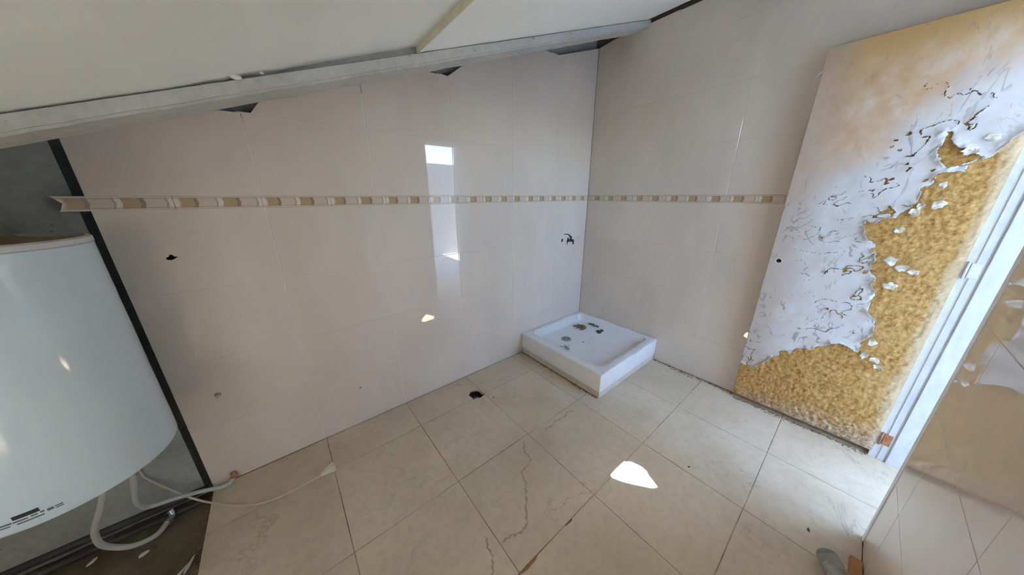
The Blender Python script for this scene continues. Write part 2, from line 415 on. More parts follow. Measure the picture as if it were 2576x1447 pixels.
# ------------------------------------------------------------------ walls
def wall_back():
    W = empty('wall_back', (-1.8, .04, 0)); tag(W, 'long tiled back wall with cream tiles and a printed border', 'wall', None, 'structure')
    for x0, x1, yf in ((-3.7, -2.768, .030), (-2.765, -2.700, .110), (-2.700, .16, .045)):
        prof = [(x0, -.1), (x1, -.1), (x1, roof_z(x1)), (x0, roof_z(x0))]
        V = [(a, yf, b) for a, b in prof] + [(a, .2, b) for a, b in prof]
        pobj('masonry', V, [(0, 1, 2, 3), (7, 6, 5, 4)] + [(i, (i + 1) % 4, 4 + (i + 1) % 4, 4 + i) for i in range(4)], MT['concrete'], W)
    to3 = lambda a, b, d: (a, d, b)
    def ring(cx, cz, pts): return [(cx + a, cz + b) for a, b in pts]
    holes = {
        (0, 3): [ring(-2.600, 1.097, [(-.013, .0), (-.011, -.008), (0, -.010), (.008, -.006), (.022, .002), (.009, .003), (.008, .011), (.0, .012), (-.004, .005)])],
        (1, 0): [ring(-2.061, .24, [(.005 * math.cos(k * .785), .005 * math.sin(k * .785)) for k in range(8)])],
        (5, 2): [ring(-.324, .946, [(-.012, -.013), (.008, -.015), (.013, .012), (-.008, .011)]),
                 [(-.303, 1.002), (-.303, .993), (-.262, .992), (-.235, .983), (-.213, .955), (-.225, .942), (-.240, .972), (-.253, .964), (-.262, .93), (-.256, .885), (-.245, .925), (-.20, .925), (-.172, .912), (-.190, .892), (-.145, .893), (-.160, .902), (-.158, .935), (-.178, .945), (-.200, .947), (-.186, .965), (-.208, .975), (-.225, .99), (-.25, 1.0)]][0:1]}
    tap = [(-.303, 1.000), (-.300, .993), (-.262, .990), (-.238, .981), (-.218, .957), (-.228, .940), (-.240, .965), (-.250, .960), (-.262, .930), (-.254, .890), (-.246, .922), (-.200, .922), (-.174, .910), (-.190, .896), (-.148, .896), (-.160, .905), (-.158, .932), (-.180, .943), (-.196, .948), (-.188, .962), (-.208, .976), (-.228, .988), (-.252, .997)]
    for c in range(6):
        for r in range(8):
            if r == 4: continue                                   # border row
            a0, a1, b0, b1 = JX[c] + GAP, JX[c + 1] - GAP, ROWS[r] + (GH if r < 6 else GAP), ROWS[r + 1] - (GH if r < 5 else GAP)
            if c == 0: a0 = JX[0]
            if r == 3: b1 += GH
            if r == 5: b0 -= GH
            if c >= 4: a0, a1 = JX[c] + GH, JX[c + 1] - GH
            if c == 3: a1 = JX[4] - GH
            P = [(a0, b0), (a1, b0), (a1, b1), (a0, b1)]
            # cut to the slope behind the joist; a few pieces are cut short and leave gaps
            P = clip(P, -SL, 1, 2.53)
            if (c, r) in ((0, 6), (2, 7)): continue
            if (c, r) == (1, 6): P = clip(P, -1.3, 1, 1.640 + 1.3 * 2.252)
            if (c, r) == (3, 7): P = clip(P, -.72, 1, 1.958 + .72 * 1.357)
            if len(P) < 3: continue
            h = list(holes.get((c, r), ()))
            if (c, r) == (5, 2): h = []
            if (c, r) == (5, 2) or (c, r) == (5, 3): pass
            poly_tile('tile', P, .010, to3, MT['wall'], W, holes=h)
    # top piece in the corner, cut parallel to the roof
    poly_tile('tile', [(JX[5] - .022, ROWS[8] + .002), (-.001, ROWS[8] + .002), (-.001, 2.432), (JX[5] - .018, 2.279)], .010, to3, MT['wall'], W)
    poly_tile('tile', clip(clip([(JX[4], 2.273), (JX[5] - .13, 2.273), (JX[5] - .13, 2.4), (JX[4], 2.4)], -SL, 1, 2.53), 0, 1, 2.2735), .010, to3, MT['wall'], W) if False else None
    # chipped plaster marks where a mixer tap was
    for q in (tap, [(-.336, .933), (-.316, .931), (-.311, .958), (-.332, .957)]):
        V = [(a, -.0006, b) for a, b in q] + [(a, .004, b) for a, b in q]; n = len(q)
        pobj('tap_hole', V, [tuple(range(n)), tuple(range(2 * n - 1, n - 1, -1))] + [(i, (i + 1) % n, n + (i + 1) % n, n + i) for i in range(n)], MT['pit'], W)['label'] = 'dark chipped hole left by a tap'
    # joints
    L = []
    for c in range(1, 6): L.append((JX[c] - .003, JX[c] + .003, .0012, .008, 0, min(2.27, ceil_z(JX[c]) - .02)))
    boxes('grout', L, MT['wgrout'], W); L = []
    for r in (1, 2, 3, 6, 7, 8):
        x0 = JX[0] if ROWS[r] < 1.45 else max(JX[0], (ROWS[r] - 2.468) / SL)
        L.append((x0, 0, .0012, .008, ROWS[r] - .003, ROWS[r] + .003))
    boxes('grout', L, MT['wgrout2'], W)
    # printed border, one piece per arrow head; the first sticks out past the tiling with a notched end
    z0, z1 = 1.2765, 1.3225
    xs = [-2.542 + .2555 * k for k in range(0, 11)]
    first = [(-2.797, z0 - .002), (xs[0] - .001, z0), (xs[0] - .001, z1), (-2.805, z1 + .002), (-2.786, 1.301)]
    poly_tile('border_tile', first, .008, to3, MT['border_b'], W)
    for k in range(10):
        poly_tile('border_tile', [(xs[k], z0), (min(xs[k + 1] - .001, 0), z0), (min(xs[k + 1] - .001, 0), z1), (xs[k], z1)], .010, to3, MT['border_b'], W)
    return W
wall_back()

def wall_right():
    W = empty('wall_right', (.04, -1.0, 0)); tag(W, 'short tiled wall behind the shower tray and the open door', 'wall', None, 'structure')
    box('masonry', .03, .2, -2.45, .2, -.1, roof_z(.2), MT['darkc'], W)
    to3 = lambda a, b, d: (d, a, b)
    for c in range(5):
        for r in range(9):
            if r == 4: continue
            b1 = ROWS[r + 1] - GH if r < 8 else 2.442 + (.004 if c % 2 else 0)
            P = [(JY[c] - GAP, ROWS[r] + GH), (JY[c + 1] + GAP, ROWS[r] + GH), (JY[c + 1] + GAP, b1), (JY[c] - GAP, b1)]
            if c == 0 and r == 8: P = [(-.002, 2.274), (-.1387, 2.274), (-.1387, 2.446), (-.002, 2.432)]
            poly_tile('tile', P, .010, to3, MT['wall'], W)
    L = [(.0012, .008, JY[c] - .003, JY[c] + .003, 0, 2.43) for c in range(1, 5)]
    boxes('grout', L, MT['wgrout'], W)
    L = [(.0012, .008, -1.962, 0, ROWS[r] - .003, ROWS[r] + .003) for r in (1, 2, 3, 6, 7, 8)]
    boxes('grout', L, MT['wgrout2'], W)
    ys = [0, -.193] + [-.193 - .2585 * k for k in range(1, 7)] + [-1.962]
    for k in range(len(ys) - 1):
        poly_tile('border_tile', [(ys[k] - .0005, 1.2765), (ys[k + 1] + .0005, 1.2765), (ys[k + 1] + .0005, 1.3225), (ys[k] - .0005, 1.3225)], .010, to3, MT['border_r'], W)
wall_right()

def wall_front():
    W = empty('wall_front', (-2.0, YC - .2, 0)); tag(W, 'glossy tiled front wall beside the doorway, seen at a grazing angle', 'wall', None, 'structure')
    def prism(name, prof):
        n = len(prof)
        V = [(a, YC - .010, b) for a, b in prof] + [(a, YC2, b) for a, b in prof]
        pobj(name, V, [tuple(range(n)), tuple(range(2 * n - 1, n - 1, -1))] + [(i, (i + 1) % n, n + (i + 1) % n, n + i) for i in range(n)], MT['plaster'], W)
    prism('masonry', [(-3.7, -.1), (XO, -.1), (XO, roof_z(XO)), (-3.7, roof_z(-3.7))])
    prism('lintel', [(XO, 1.985), (XH, 1.985), (XH, roof_z(XH)), (XO, roof_z(XO))])
    prism('masonry', [(XH, -.1), (.03, -.1), (.03, roof_z(.03)), (XH, roof_z(XH))])
    to3 = lambda a, b, d: (a, YC - d, b)
    xs = [XO - .023] + [-.667 - .2 - .4615 * k for k in range(0, 5)]
    xs[-1] = -2.735
    for c in range(5):
        for r in range(8):
            if r == 4: continue
            P = [(xs[c] - GH, ROWS[r] + GH), (xs[c + 1] + GH, ROWS[r] + GH), (xs[c + 1] + GH, ROWS[r + 1] - GH), (xs[c] - GH, ROWS[r + 1] - GH)]
            P = clip(P, -SL, 1, 2.45)
            if len(P) >= 3: poly_tile('tile', P, .010, to3, MT['wall'], W)
    for k in range(8):
        a = XO - .023 - k * .2555; poly_tile('border_tile', [(a, 1.2765), (max(a - .2545, -2.735), 1.2765), (max(a - .2545, -2.735), 1.3225), (a, 1.3225)], .010, to3, MT['border_b'], W)
    L = [(xs[c] - .003, xs[c] + .003, YC - .008, YC - .0012, 0, ceil_z(xs[c]) - .05) for c in range(1, 5)]
    for r in (1, 2, 3, 6): L.append((max(-2.735, (ROWS[r] - 2.40) / SL), XO - .01, YC - .008, YC - .0012, ROWS[r] - .003, ROWS[r] + .003))
    boxes('grout', L, MT['wgrout2'], W)
wall_front()
# left wall behind the camera's left shoulder, with an added opening that lets in fill daylight
WY0, WY1, WZ0, WZ1 = -1.92, -1.44, .42, 1.10
WL = boxes('wall_left', [(-3.7, -3.6, -2.385, WY0, -.1, roof_z(-3.6)), (-3.7, -3.6, WY1, .045, -.1, roof_z(-3.6)), (-3.7, -3.6, WY0, WY1, -.1, WZ0), (-3.7, -3.6, WY0, WY1, WZ1, roof_z(-3.6))], MT['plaster'])
tag(WL, 'plastered end wall with an added low opening for fill daylight beyond the water heater', 'wall', None, 'structure')

# ------------------------------------------------------------------ floor
def floor():
    W = empty('floor', (-1.3, -1.0, -.03)); tag(W, 'beige stone-look tiled bathroom floor with dirty joints', 'floor', None, 'structure')
    box('screed', -2.735, .0, YC2, .045, -.16, -.055, MT['dirtyc'], W)
    to3 = lambda a, b, d: (a, b, -d)
    G = .0016
    hx, hy = -1.409, -.222
    arc = [(hx + (.045 + .004 * math.sin(5 * t + 1)) * math.cos(t), hy + (.049 + .005 * math.sin(4 * t)) * math.sin(t)) for t in [k * math.pi / 12 for k in range(24)]]
    up_ = sorted([p for p in arc if p[1] > FY[1] + G and p[0] < FX[3] - G - .001], key=lambda p: math.atan2(p[1] - hy, p[0] - hx))
    for c in range(6):
        for r in range(6):
            a0, a1, b0, b1 = FX[c] + G, FX[c + 1] - G, FY[r + 1] + G, FY[r] - G
            if c == 0: a0 = FX[0]
            if r == 5:
                a0, a1 = max(a0, XO + .012), min(a1, XH)
                if a1 <= a0: continue
            if r == 4: b0, b1 = b0, b1
            if r == 4 and c < 4: b0 = YC + .001
            if r == 4 and c == 4:                                   # tile that runs round the door corner
                P = [(a0, b1), (a1, b1), (a1, b0), (XO + .012, b0), (XO + .012, YC + .001), (a0, YC + .001)]
                poly_tile('tile', P, .012, to3, MT['floor'], W); continue
            if r == 4 and c == 5: a1 = XH if False else a1
            P = [(a0, b0), (a1, b0), (a1, b1), (a0, b1)]
            if c == 2 and r == 0:
                xm = FX[3] - G
                top = [p for p in arc if p[1] > b0 + .001 and p[0] < xm - .001]
                top.sort(key=lambda p: -math.atan2(p[1] - (b0 - .002), p[0] - hx))
                P = [(a0, b0), (hx - .047, b0)] + top + [(xm, hy + .033), (a1, b1), (a0, b1)]
                poly_tile('tile', P, .012, to3, MT['floor'], W, bev=0); continue
            if c == 2 and r == 1:
                xm = FX[3] - G
                bot = [p for p in arc if p[1] < b1 - .001 and p[0] < xm - .001]
                bot.sort(key=lambda p: -math.atan2(p[1] - (b1 + .002), p[0] - hx))
                P = [(a0, b0), (a1, b0), (xm, b1 - .012)] + bot + [(hx - .046, b1), (a0, b1)]
                poly_tile('tile', P, .012, to3, MT['floor'], W, bev=0); continue
            poly_tile('tile', P, .012, to3, MT['floor'], W, bev=.001)
    L = [(FX[c] - .004, FX[c] + .004, (YC if FX[c] < XO else YC2), 0, -.010, -.0014) for c in range(1, 6)]
    for r in range(1, 6):
        for x0, x1 in ([(-2.735, hx - .05), (FX[3] - .002, 0)] if r == 1 else [(XO, XH)] if r == 5 else [(-2.735, 0)]):
            L.append((x0, x1, FY[r] - .004, FY[r] + .004, -.010, -.0014))
    boxes('grout', L, MT['fgrout'], W)
    # bare lower screed under the heater
    nx, ny = 60, 90; V, F = [], []
    rng = np.random.RandomState(3); hgt = rng.rand(nx + 1, ny + 1)
    for k in range(3): hgt = (hgt + np.roll(hgt, 1, 0) + np.roll(hgt, 1, 1) + np.roll(hgt, -1, 0)) / 4
    for i in range(nx + 1):
        for j in range(ny + 1):
            V.append((-3.6 + .865 * i / nx, YC + (.045 - YC) * j / ny, -.034 + (hgt[i, j] - .5) * .03))
    for i in range(nx):
        for j in range(ny): F.append((i * (ny + 1) + j, (i + 1) * (ny + 1) + j, (i + 1) * (ny + 1) + j + 1, i * (ny + 1) + j + 1))
    o = pobj('bare_screed', V, F, MT['dirtyc'], W, True)
    box('screed', -3.6, -2.735, YC2, .045, -.16, -.06, MT['dirtyc'], W)
floor()

# drain opening in the floor: a pipe mouth in a broken pit
dr = empty('floor_drain', (-1.409, -.222, -.055)); tag(dr, 'open broken drain hole in the floor near the back wall', 'drain')
lathe('pit', [(.062, -.012), (.058, -.054), (.03, -.0548)], (-1.409, -.222, 0), MT['pit'], dr, 20, cap=False)
lathe('pipe_mouth', [(.026, -.054), (.026, -.028), (.022, -.028), (.022, -.054)], (-1.418, -.238, 0), MT['pvc'], dr, 20, cap=False)

# ------------------------------------------------------------------ ceiling: joists, panels, roof with the hole the sun comes through
PATCH = [(-1.097, -1.165), (-1.130, -1.163), (-1.172, -1.162), (-1.215, -1.163), (-1.222, -1.175), (-1.204, -1.215), (-1.180, -1.25), (-1.150, -1.29), (-1.124, -1.324), (-1.100, -1.337), (-1.085, -1.308), (-1.073, -1.279), (-1.060, -1.266), (-1.056, -1.238), (-1.063, -1.212), (-1.072, -1.187), (-1.082, -1.180)]
def roof():
    W = empty('ceiling', (-1.8, -1.2, 2.0)); tag(W, 'sloping ceiling of wide off-white panels rising to the right', 'ceiling', None, 'structure')
    def up_to(p, off):       # slide a floor point up the sunbeam to the plane z = ceil_z(x) + off
        t = (2.468 + off + SL * p[0]) / (-SUN_DIR.z + SL * SUN_DIR.x)
        return (p[0] - SUN_DIR.x * t, p[1] - SUN_DIR.y * t)
    V, F = [], []
    for lvl, off in enumerate((.17, .25)):
        outer = [(-3.75, -2.45), (.22, -2.45), (.22, .22), (-3.75, .22)]
        hole = [up_to(p, off) for p in PATCH]
        bm = bmesh.new(); ed = []
        for lp in (outer, hole):
            vv = [bm.verts.new((a, b, 0)) for a, b in lp]; ed += [bm.edges.new((vv[i], vv[(i + 1) % len(vv)])) for i in range(len(vv))]
        bmesh.ops.triangle_fill(bm, use_beauty=True, use_dissolve=False, edges=ed); bm.verts.index_update()
        n0 = len(V)
        V += [(v.co.x, v.co.y, ceil_z(v.co.x) + off) for v in bm.verts]
        F += [tuple(n0 + v.index for v in f.verts) for f in bm.faces]; bm.free()
    n = len(PATCH) + 4
    for i in range(4): F.append((i, (i + 1) % 4, n + (i + 1) % 4, n + i))
    for i in range(n - 4): F.append((4 + i, 4 + (i + 1) % (n - 4), n + 4 + (i + 1) % (n - 4), n + 4 + i))
    pobj('roof_deck', V, F, MT['darkc'], W)
    def panel(x0, x1, y0, y1, raise_=lambda x: 0.0, nseg=24, ragged=0.0, th=.045):
        V, F = [], []
        rg = random.Random(int(-x0 * 100))
        for i in range(nseg + 1):
            x = x0 + (x1 - x0) * i / nseg; z = ceil_z(x) + raise_(x)
            j = ragged * rg.random()
            V += [(x, y1 - j, z + j * .6), (x, y0, z), (x, y0, z + th), (x, y1 - j, z + th)]
        for i in range(nseg):
            a, b = 4 * i, 4 * i + 4
            F += [(a, b, b + 1, a + 1), (a + 1, b + 1, b + 2, a + 2), (a + 2, b + 2, b + 3, a + 3), (a + 3, b + 3, b, a)]
        F += [(0, 1, 2, 3), (4 * nseg, 4 * nseg + 3, 4 * nseg + 2, 4 * nseg + 1)]
        o = pobj('panel', V, F, MT['ceil'], W); o.data.materials.append(MT['ceil_edge'])
        o.data.polygons[-2].material_index = 1
        return o
    # first bay: the left panel is jacked up at its right end, the right one lies on the flange
    panel(-3.6, -1.690, -.975, -.372, lambda x: .0015 + max(0, (x + 2.42) / .73) * .027, 60, .006)
    panel(-1.692, -.012, -.975, -.372, lambda x: .001, 24, 0)
    panel(-3.6, -2.62, -1.675, -1.108); panel(-1.68, -.012, -1.675, -1.108)
    panel(-3.6, -.012, -1.962, -1.81)
    for x, s in ((-2.268, .014), (-2.205, .007)):
        z = ceil_z(x); V, F = [], []
        rg = random.Random(int(s * 1e4))
        P = [Vector((math.cos(a) * math.cos(b), math.sin(a) * math.cos(b), math.sin(b))) for b in (-1.2, -.4, .4, 1.2) for a in [k * math.pi / 4 for k in range(8)]]
        V = [(x + p.x * s * (.7 + .6 * rg.random()), -.412 + p.y * s * .8, z + .004 + p.z * s * .55) for p in P]
        F = [(r * 8 + k, r * 8 + (k + 1) % 8, r * 8 + 8 + (k + 1) % 8, r * 8 + 8 + k) for r in range(3) for k in range(8)] + [tuple(range(8))[::-1], tuple(range(24, 32))]
        pobj('plaster_dab', V, F, MT['plaster'], W, True)
roof()
for k, yc in enumerate((-.342, -1.042, -1.742)):
    sec = [(-.065, -.044), (.065, -.044), (.065, -.003), (.03, 0), (.022, .168), (-.022, .168), (-.03, 0), (-.065, -.003)]
    nx = 80; V, F = [], []; rg = np.random.RandomState(5 + k)
    for i in range(nx + 1):
        x = -3.6 + 3.612 * i / nx
        for q, (a, b) in enumerate(sec):
            j = rg.rand() * .0025 if q in (0, 1) else 0
            V.append((x, yc + a * (1 - j * 20), ceil_z(x) + b + j))
    for i in range(nx):
        for q in range(8): F.append((i * 8 + q, i * 8 + (q + 1) % 8, i * 8 + 8 + (q + 1) % 8, i * 8 + 8 + q))
    F += [tuple(range(8)), tuple(range(nx * 8, nx * 8 + 8))]
    o = pobj('concrete_joist', V, F, MT['beam'])
    bm = bmesh.new(); bm.from_mesh(o.data)
    bm.verts.ensure_lookup_table()
    arr = [e for e in bm.edges if (e.verts[0].index % 8 == e.verts[1].index % 8) and e.verts[0].index % 8 in (0, 1)]
    bmesh.ops.bevel(bm, geom=arr, offset=.007, segments=2, affect='EDGES'); bm.to_mesh(o.data); bm.free()
    tag(o, ['grey concrete joist sloping up along the back wall', 'second grey concrete joist, parallel to the one at the back wall', 'third grey concrete joist, above the front wall'][k], 'beam', 'sloping roof joists', 'structure')

# ------------------------------------------------------------------ outside the doorway, with added unseen masses that shape the daylight
OUT = pobj('terrace_floor', *box_vf(-9, 5, -6.2, YC2, -.12, -.02), MT['terrace']); tag(OUT, 'pale terrace paving outside the doorway', 'terrace', None, 'structure')
YD = pobj('side_yard', *box_vf(-9, -3.7, YC2, 4, -.12, -.02), MT['terrace']); tag(YD, 'pale paving outside the added fill opening', 'terrace', None, 'structure')
NB = pobj('warm_fill_wall', *box_vf(-6.1, -5.8, -2.25, 4, -.02, 2.4), MT['cream']); tag(NB, 'added unseen cream wall that warms the fill daylight', 'wall', None, 'structure')  # added out of view: blocks blue sky and warms the fill
NH = pobj('terrace_shade_block', *box_vf(-12, -4.8, -14, -2.3, -.02, 9.3), MT['outwall']); tag(NH, 'added unseen grey house that shades the terrace', 'blocker', None, 'structure')  # added out of view to keep direct sun off the terrace
EV = pobj('sky_shade_slab', *box_vf(-3.0, 2.2, -3.55, YC2 - .002, 2.32, 2.42), MT['plaster']); tag(EV, 'added unseen slab blocking the high sky outside the doorway', 'roof', None, 'structure')  # added out of view to cut off the steep skylight at the door
PW = pobj('garden_wall', [(-5, -4.6, -.02), (5, -4.6, -.02), (5, -4.8, -.02), (-5, -4.8, -.02), (-5, -4.6, 2.05), (5, -4.6, 1.95), (5, -4.8, 1.95), (-5, -4.8, 2.05)],
          [(0, 1, 2, 3), (7, 6, 5, 4), (0, 4, 5, 1), (1, 5, 6, 2), (2, 6, 7, 3), (3, 7, 4, 0)], MT['outwall']); tag(PW, 'plain grey rendered wall across the terrace', 'wall', None, 'structure')

# ------------------------------------------------------------------ door frame
FR = empty('trim_1', (-.36, YC - .06, 0)); tag(FR, 'worn white door frame lining the doorway', 'door frame', None, 'structure')
# hinge side: rebated jamb in three steps
box('jamb_strip', XH - .001, XH + .03, -1.990, -1.967, 0, 1.98, MT['jamb'], FR, .0015)
box('jamb_strip', XH - .005, XH + .03, -2.018, -1.996, 0, 1.98, MT['jamb'], FR, .0015)
box('jamb_strip', XH - .012, XH + .03, -2.10, -2.024, 0, 1.98, MT['jamb'], FR, .002)
box('jamb_strip', XH - .002, XH + .03, YC2, -2.105, 0, 1.98, MT['jamb'], FR, .002)
# head and the lock side with a rounded white bead, added for the bright edge glow
box('head', XO, XH, -2.09, -1.968, 1.955, 1.985, MT['jamb'], FR, .002)
box('jamb_strip', XO - .002, XO + .010, -2.10, -1.976, 0, 1.98, MT['jamb'], FR, .002)
V, F = [], []; arc = [(-.0225, -.010), (-.0225, -.001), (-.0215, 0), (-.011, .0005)] + [(-.001 + .011 * math.sin(a), -.011 + .0115 * math.cos(a)) for a in [k * math.pi / 16 for k in range(1, 9)]] + [(.010, -.02), (-.010, -.02)]
for z in (0, 1.985):
    V += [(XO + a, YC + .0025 + b, z) for a, b in arc]
n = len(arc); F = [(i, (i + 1) % n, n + (i + 1) % n, n + i) for i in range(n)] + [tuple(range(n)), tuple(range(n, 2 * n))]
pobj('edge_glow_bead', V, F, plain('edge_glow_white', (.86, .86, .86), .3, 0, .03, 20, 0), FR)

# ------------------------------------------------------------------ the open door, veneer peeling off its fibreboard core
def vnoise(x, y, seed):
    rg = np.random.RandomState(seed); g = rg.rand(256, 256)
    xi, yi = np.floor(x).astype(int), np.floor(y).astype(int); fx, fy = x - xi, y - yi
    fx, fy = fx * fx * (3 - 2 * fx), fy * fy * (3 - 2 * fy)
    a, b, c, d = g[xi & 255, yi & 255], g[(xi + 1) & 255, yi & 255], g[xi & 255, (yi + 1) & 255], g[(xi + 1) & 255, (yi + 1) & 255]
    return (a * (1 - fx) + b * fx) * (1 - fy) + (c * (1 - fx) + d * fx) * fy
def fbm(x, y, seed, o=4):
    s = 0; a = .5
    for k in range(o): s = s + a * vnoise(x * 2 ** k + 7.1 * k, y * 2 ** k + 3.7 * k, seed + k); a *= .5
    return s / (1 - .5 ** o)
BND = [(-1.36, .262), (-1.388, .265), (-1.428, .274), (-1.489, .353), (-1.531, .415), (-1.58, .469), (-1.64, .496), (-1.679, .528), (-1.7, .567), (-1.731, .56), (-1.76, .557), (-1.796, .549), (-1.796, .603), (-1.82, .639), (-1.824, .674), (-1.801, .741), (-1.774, .797), (-1.772, .859), (-1.758, .937), (-1.732, .992), (-1.736, 1.051), (-1.711, 1.105), (-1.681, 1.14), (-1.672, 1.186), (-1.691, 1.206), (-1.727, 1.226), (-1.753, 1.236), (-1.776, 1.272), (-1.788, 1.305), (-1.8, 1.338), (-1.804, 1.378), (-1.833, 1.421), (-1.869, 1.398), (-1.88, 1.437), (-1.911, 1.468), (-1.924, 1.508), (-1.942, 1.526), (-1.957, 1.544), (-1.98, 1.56)]
TEAR = [(-1.785, 1.499), (-1.784, 1.563), (-1.797, 1.568), (-1.8, 1.538), (-1.839, 1.512), (-1.895, 1.463), (-1.866, 1.443), (-1.84, 1.433), (-1.813, 1.455)]
def inside(px, py, poly):
    c = np.zeros(px.shape, bool); n = len(poly)
    for i in range(n):
        (x0, y0), (x1, y1) = poly[i], poly[(i + 1) % n]
        if y0 == y1: continue
        k = ((y0 > py) != (y1 > py)) & (px < (x1 - x0) * (py - y0) / (y1 - y0) + x0); c ^= k
    return c
def dist(px, py, line, closed=False):
    d = np.full(px.shape, 9.); n = len(line)
    for i in range(n if closed else n - 1):
        (x0, y0), (x1, y1) = line[i], line[(i + 1) % n]; dx, dy = x1 - x0, y1 - y0
        t = np.clip(((px - x0) * dx + (py - y0) * dy) / (dx * dx + dy * dy + 1e-12), 0, 1)
        d = np.minimum(d, np.hypot(px - x0 - t * dx, py - y0 - t * dy))
    return d
DY0, DY1, DZ0, DZ1, DX = -1.36, -1.972, .034, 1.986, -.060
def grid_mesh(name, cell, hf, keep, mat, parent):
    nu, nv = int(round((DY0 - DY1) / cell)), int(round((DZ1 - DZ0) / cell))
    Y, Z = np.meshgrid(np.linspace(DY0, DY1, nu + 1), np.linspace(DZ0, DZ1, nv + 1), indexing='ij')
    X = hf(Y, Z)
    idx = np.arange((nu + 1) * (nv + 1)).reshape(nu + 1, nv + 1)
    yc, zc = (Y[:-1, :-1] + Y[1:, 1:]) / 2, (Z[:-1, :-1] + Z[1:, 1:]) / 2
    k = keep(yc, zc) if keep else np.ones(yc.shape, bool)
    q = np.stack([idx[:-1, :-1][k], idx[:-1, 1:][k], idx[1:, 1:][k], idx[1:, :-1][k]], 1)
    used = np.unique(q); remap = np.full(idx.size, -1); remap[used] = np.arange(len(used)); q = remap[q]
    off = Vector(parent.location)
    v = np.stack([X.ravel()[used] - off.x, Y.ravel()[used] - off.y, Z.ravel()[used] - off.z], 1)
    me = bpy.data.meshes.new(name); me.from_pydata(v.tolist(), [], q.tolist()); me.update()
    for p in me.polygons: p.use_smooth = True
    return link(name, me, mat, parent)
DO = empty('door_1', (-.043, -1.97, .03)); tag(DO, 'open wooden door with peeling white veneer over tan fibreboard', 'door', None, 'structure')
box('core_slab', DX + .006, -.024, DY1, DY0, DZ0, DZ1, MT['core'], DO)
def core_h(Y, Z):
    f = fbm(Y * 90, Z * 60, 11, 4); g = fbm(Y * 14, Z * 14, 21, 3)
    e = np.minimum.reduce([DY0 - Y, Y - DY1, Z - DZ0, DZ1 - Z]); k = np.clip(e / .01, 0, 1)
    low = np.clip(1 - (Z - DZ0) / .35, 0, 1)
    return DX + .0065 - k * ((f - .25) * (.008 + .006 * low) + (g - .5) * .003)
grid_mesh('fibreboard_face', .0042, core_h, lambda Y, Z: np.hypot(Y + 1.402, Z - .963) > .0115, MT['core'], DO)
POLY = BND + [(-2.05, 1.60), (-2.05, 2.05), (-1.30, 2.05), (-1.30, .262)]
def warp(Y, Z):
    return Y + (fbm(Y * 30, Z * 30, 31, 3) - .5) * .035, Z + (fbm(Y * 30, Z * 30, 41, 3) - .5) * .035
def ven_fields(Y, Z):
    a, b = warp(Y, Z)
    ins = inside(a, b, POLY) & ~inside(a, b, TEAR)
    d = np.minimum(dist(a, b, BND), dist(a, b, TEAR, True))
    r = np.abs(fbm(Y * 15 + .3 * Z * 15, Z * 17, 51, 3) - .5)                 # crack network
    zone = np.clip(1.15 - d / (.10 + .2 * fbm(Y * 6, Z * 6, 61, 2)), 0, 1) * (fbm(Y * 11, Z * 11, 71, 2) > .47)
    crack = r < .015 * zone
    return ins, d, crack, r, zone
def ven_keep(Y, Z):
    ins, d, crack, r, zone = ven_fields(Y, Z); return ins & ~crack & (np.hypot(Y + 1.402, Z - .963) > .0115)
def ven_h(Y, Z):
    ins, d, crack, r, zone = ven_fields(Y, Z)
    n = fbm(Y * 25, Z * 25, 81, 3)
    lift = .018 * np.exp(-d / .011) * np.clip(n * 2.2 - .55, 0, 1) + .006 * zone * np.exp(-r / .02) * np.clip(n * 2 - .4, 0, 1)
    return DX - .0022 - lift - .002 * (fbm(Y * 8, Z * 8, 91, 3) - .5) * np.clip(d / .02, 0, 1) * 0.5
ven = grid_mesh('veneer', .0030, ven_h, ven_keep, MT['veneer'], DO)
sm = ven.modifiers.new('thickness', 'SOLIDIFY'); sm.thickness = .0013; sm.offset = 0
def flake(y, z, ry, rz, seed, curl):
    rg = random.Random(seed); V = [(DX - .010, y, z)]; F = []; n = 14; R = 4
    rr = [.65 + .5 * rg.random() for _ in range(n)]; ang = rg.random() * 6
    for i in range(1, R + 1):
        for k in range(n):
            a = 2 * math.pi * k / n; r = i / R * rr[k]
            c = curl * (r * math.cos(a - ang)) ** 2 + .004 * r * math.sin(3 * a + ang)
            V.append((DX - .007 - c, y + ry * r * math.cos(a), z + rz * r * math.sin(a)))
    F = [(0, 1 + k, 1 + (k + 1) % n) for k in range(n)]
    for i in range(R - 1):
        F += [(1 + i * n + k, 1 + (i + 1) * n + k, 1 + (i + 1) * n + (k + 1) % n, 1 + i * n + (k + 1) % n) for k in range(n)]
    o = pobj('veneer_flake', V, F, MT['flake'], DO, True)
    s = o.modifiers.new('thickness', 'SOLIDIFY'); s.thickness = .0016; s.offset = 0
for i, (y, z, a, b, c) in enumerate([(-1.845, 1.282, .022, .018, .016), (-1.793, 1.247, .02, .016, .014), (-1.772, 1.17, .016, .014, .014), (-1.783, 1.028, .022, .022, .018), (-1.822, 1.0, .02, .017, .016), (-1.858, .988, .019, .013, .014),
                                     (-1.809, .913, .023, .018, .016), (-1.83, .622, .016, .018, .016), (-1.859, .533, .02, .015, .014), (-1.822, .545, .014, .02, .018), (-1.866, 1.487, .025, .016, .018), (-1.90, 1.53, .022, .014, .018), (-1.835, 1.36, .013, .013, .014), (-1.875, .50, .016, .013, .014), (-1.80, 1.275, .012, .015, .012)]):
    flake(y, z, a, b, 100 + i, c)
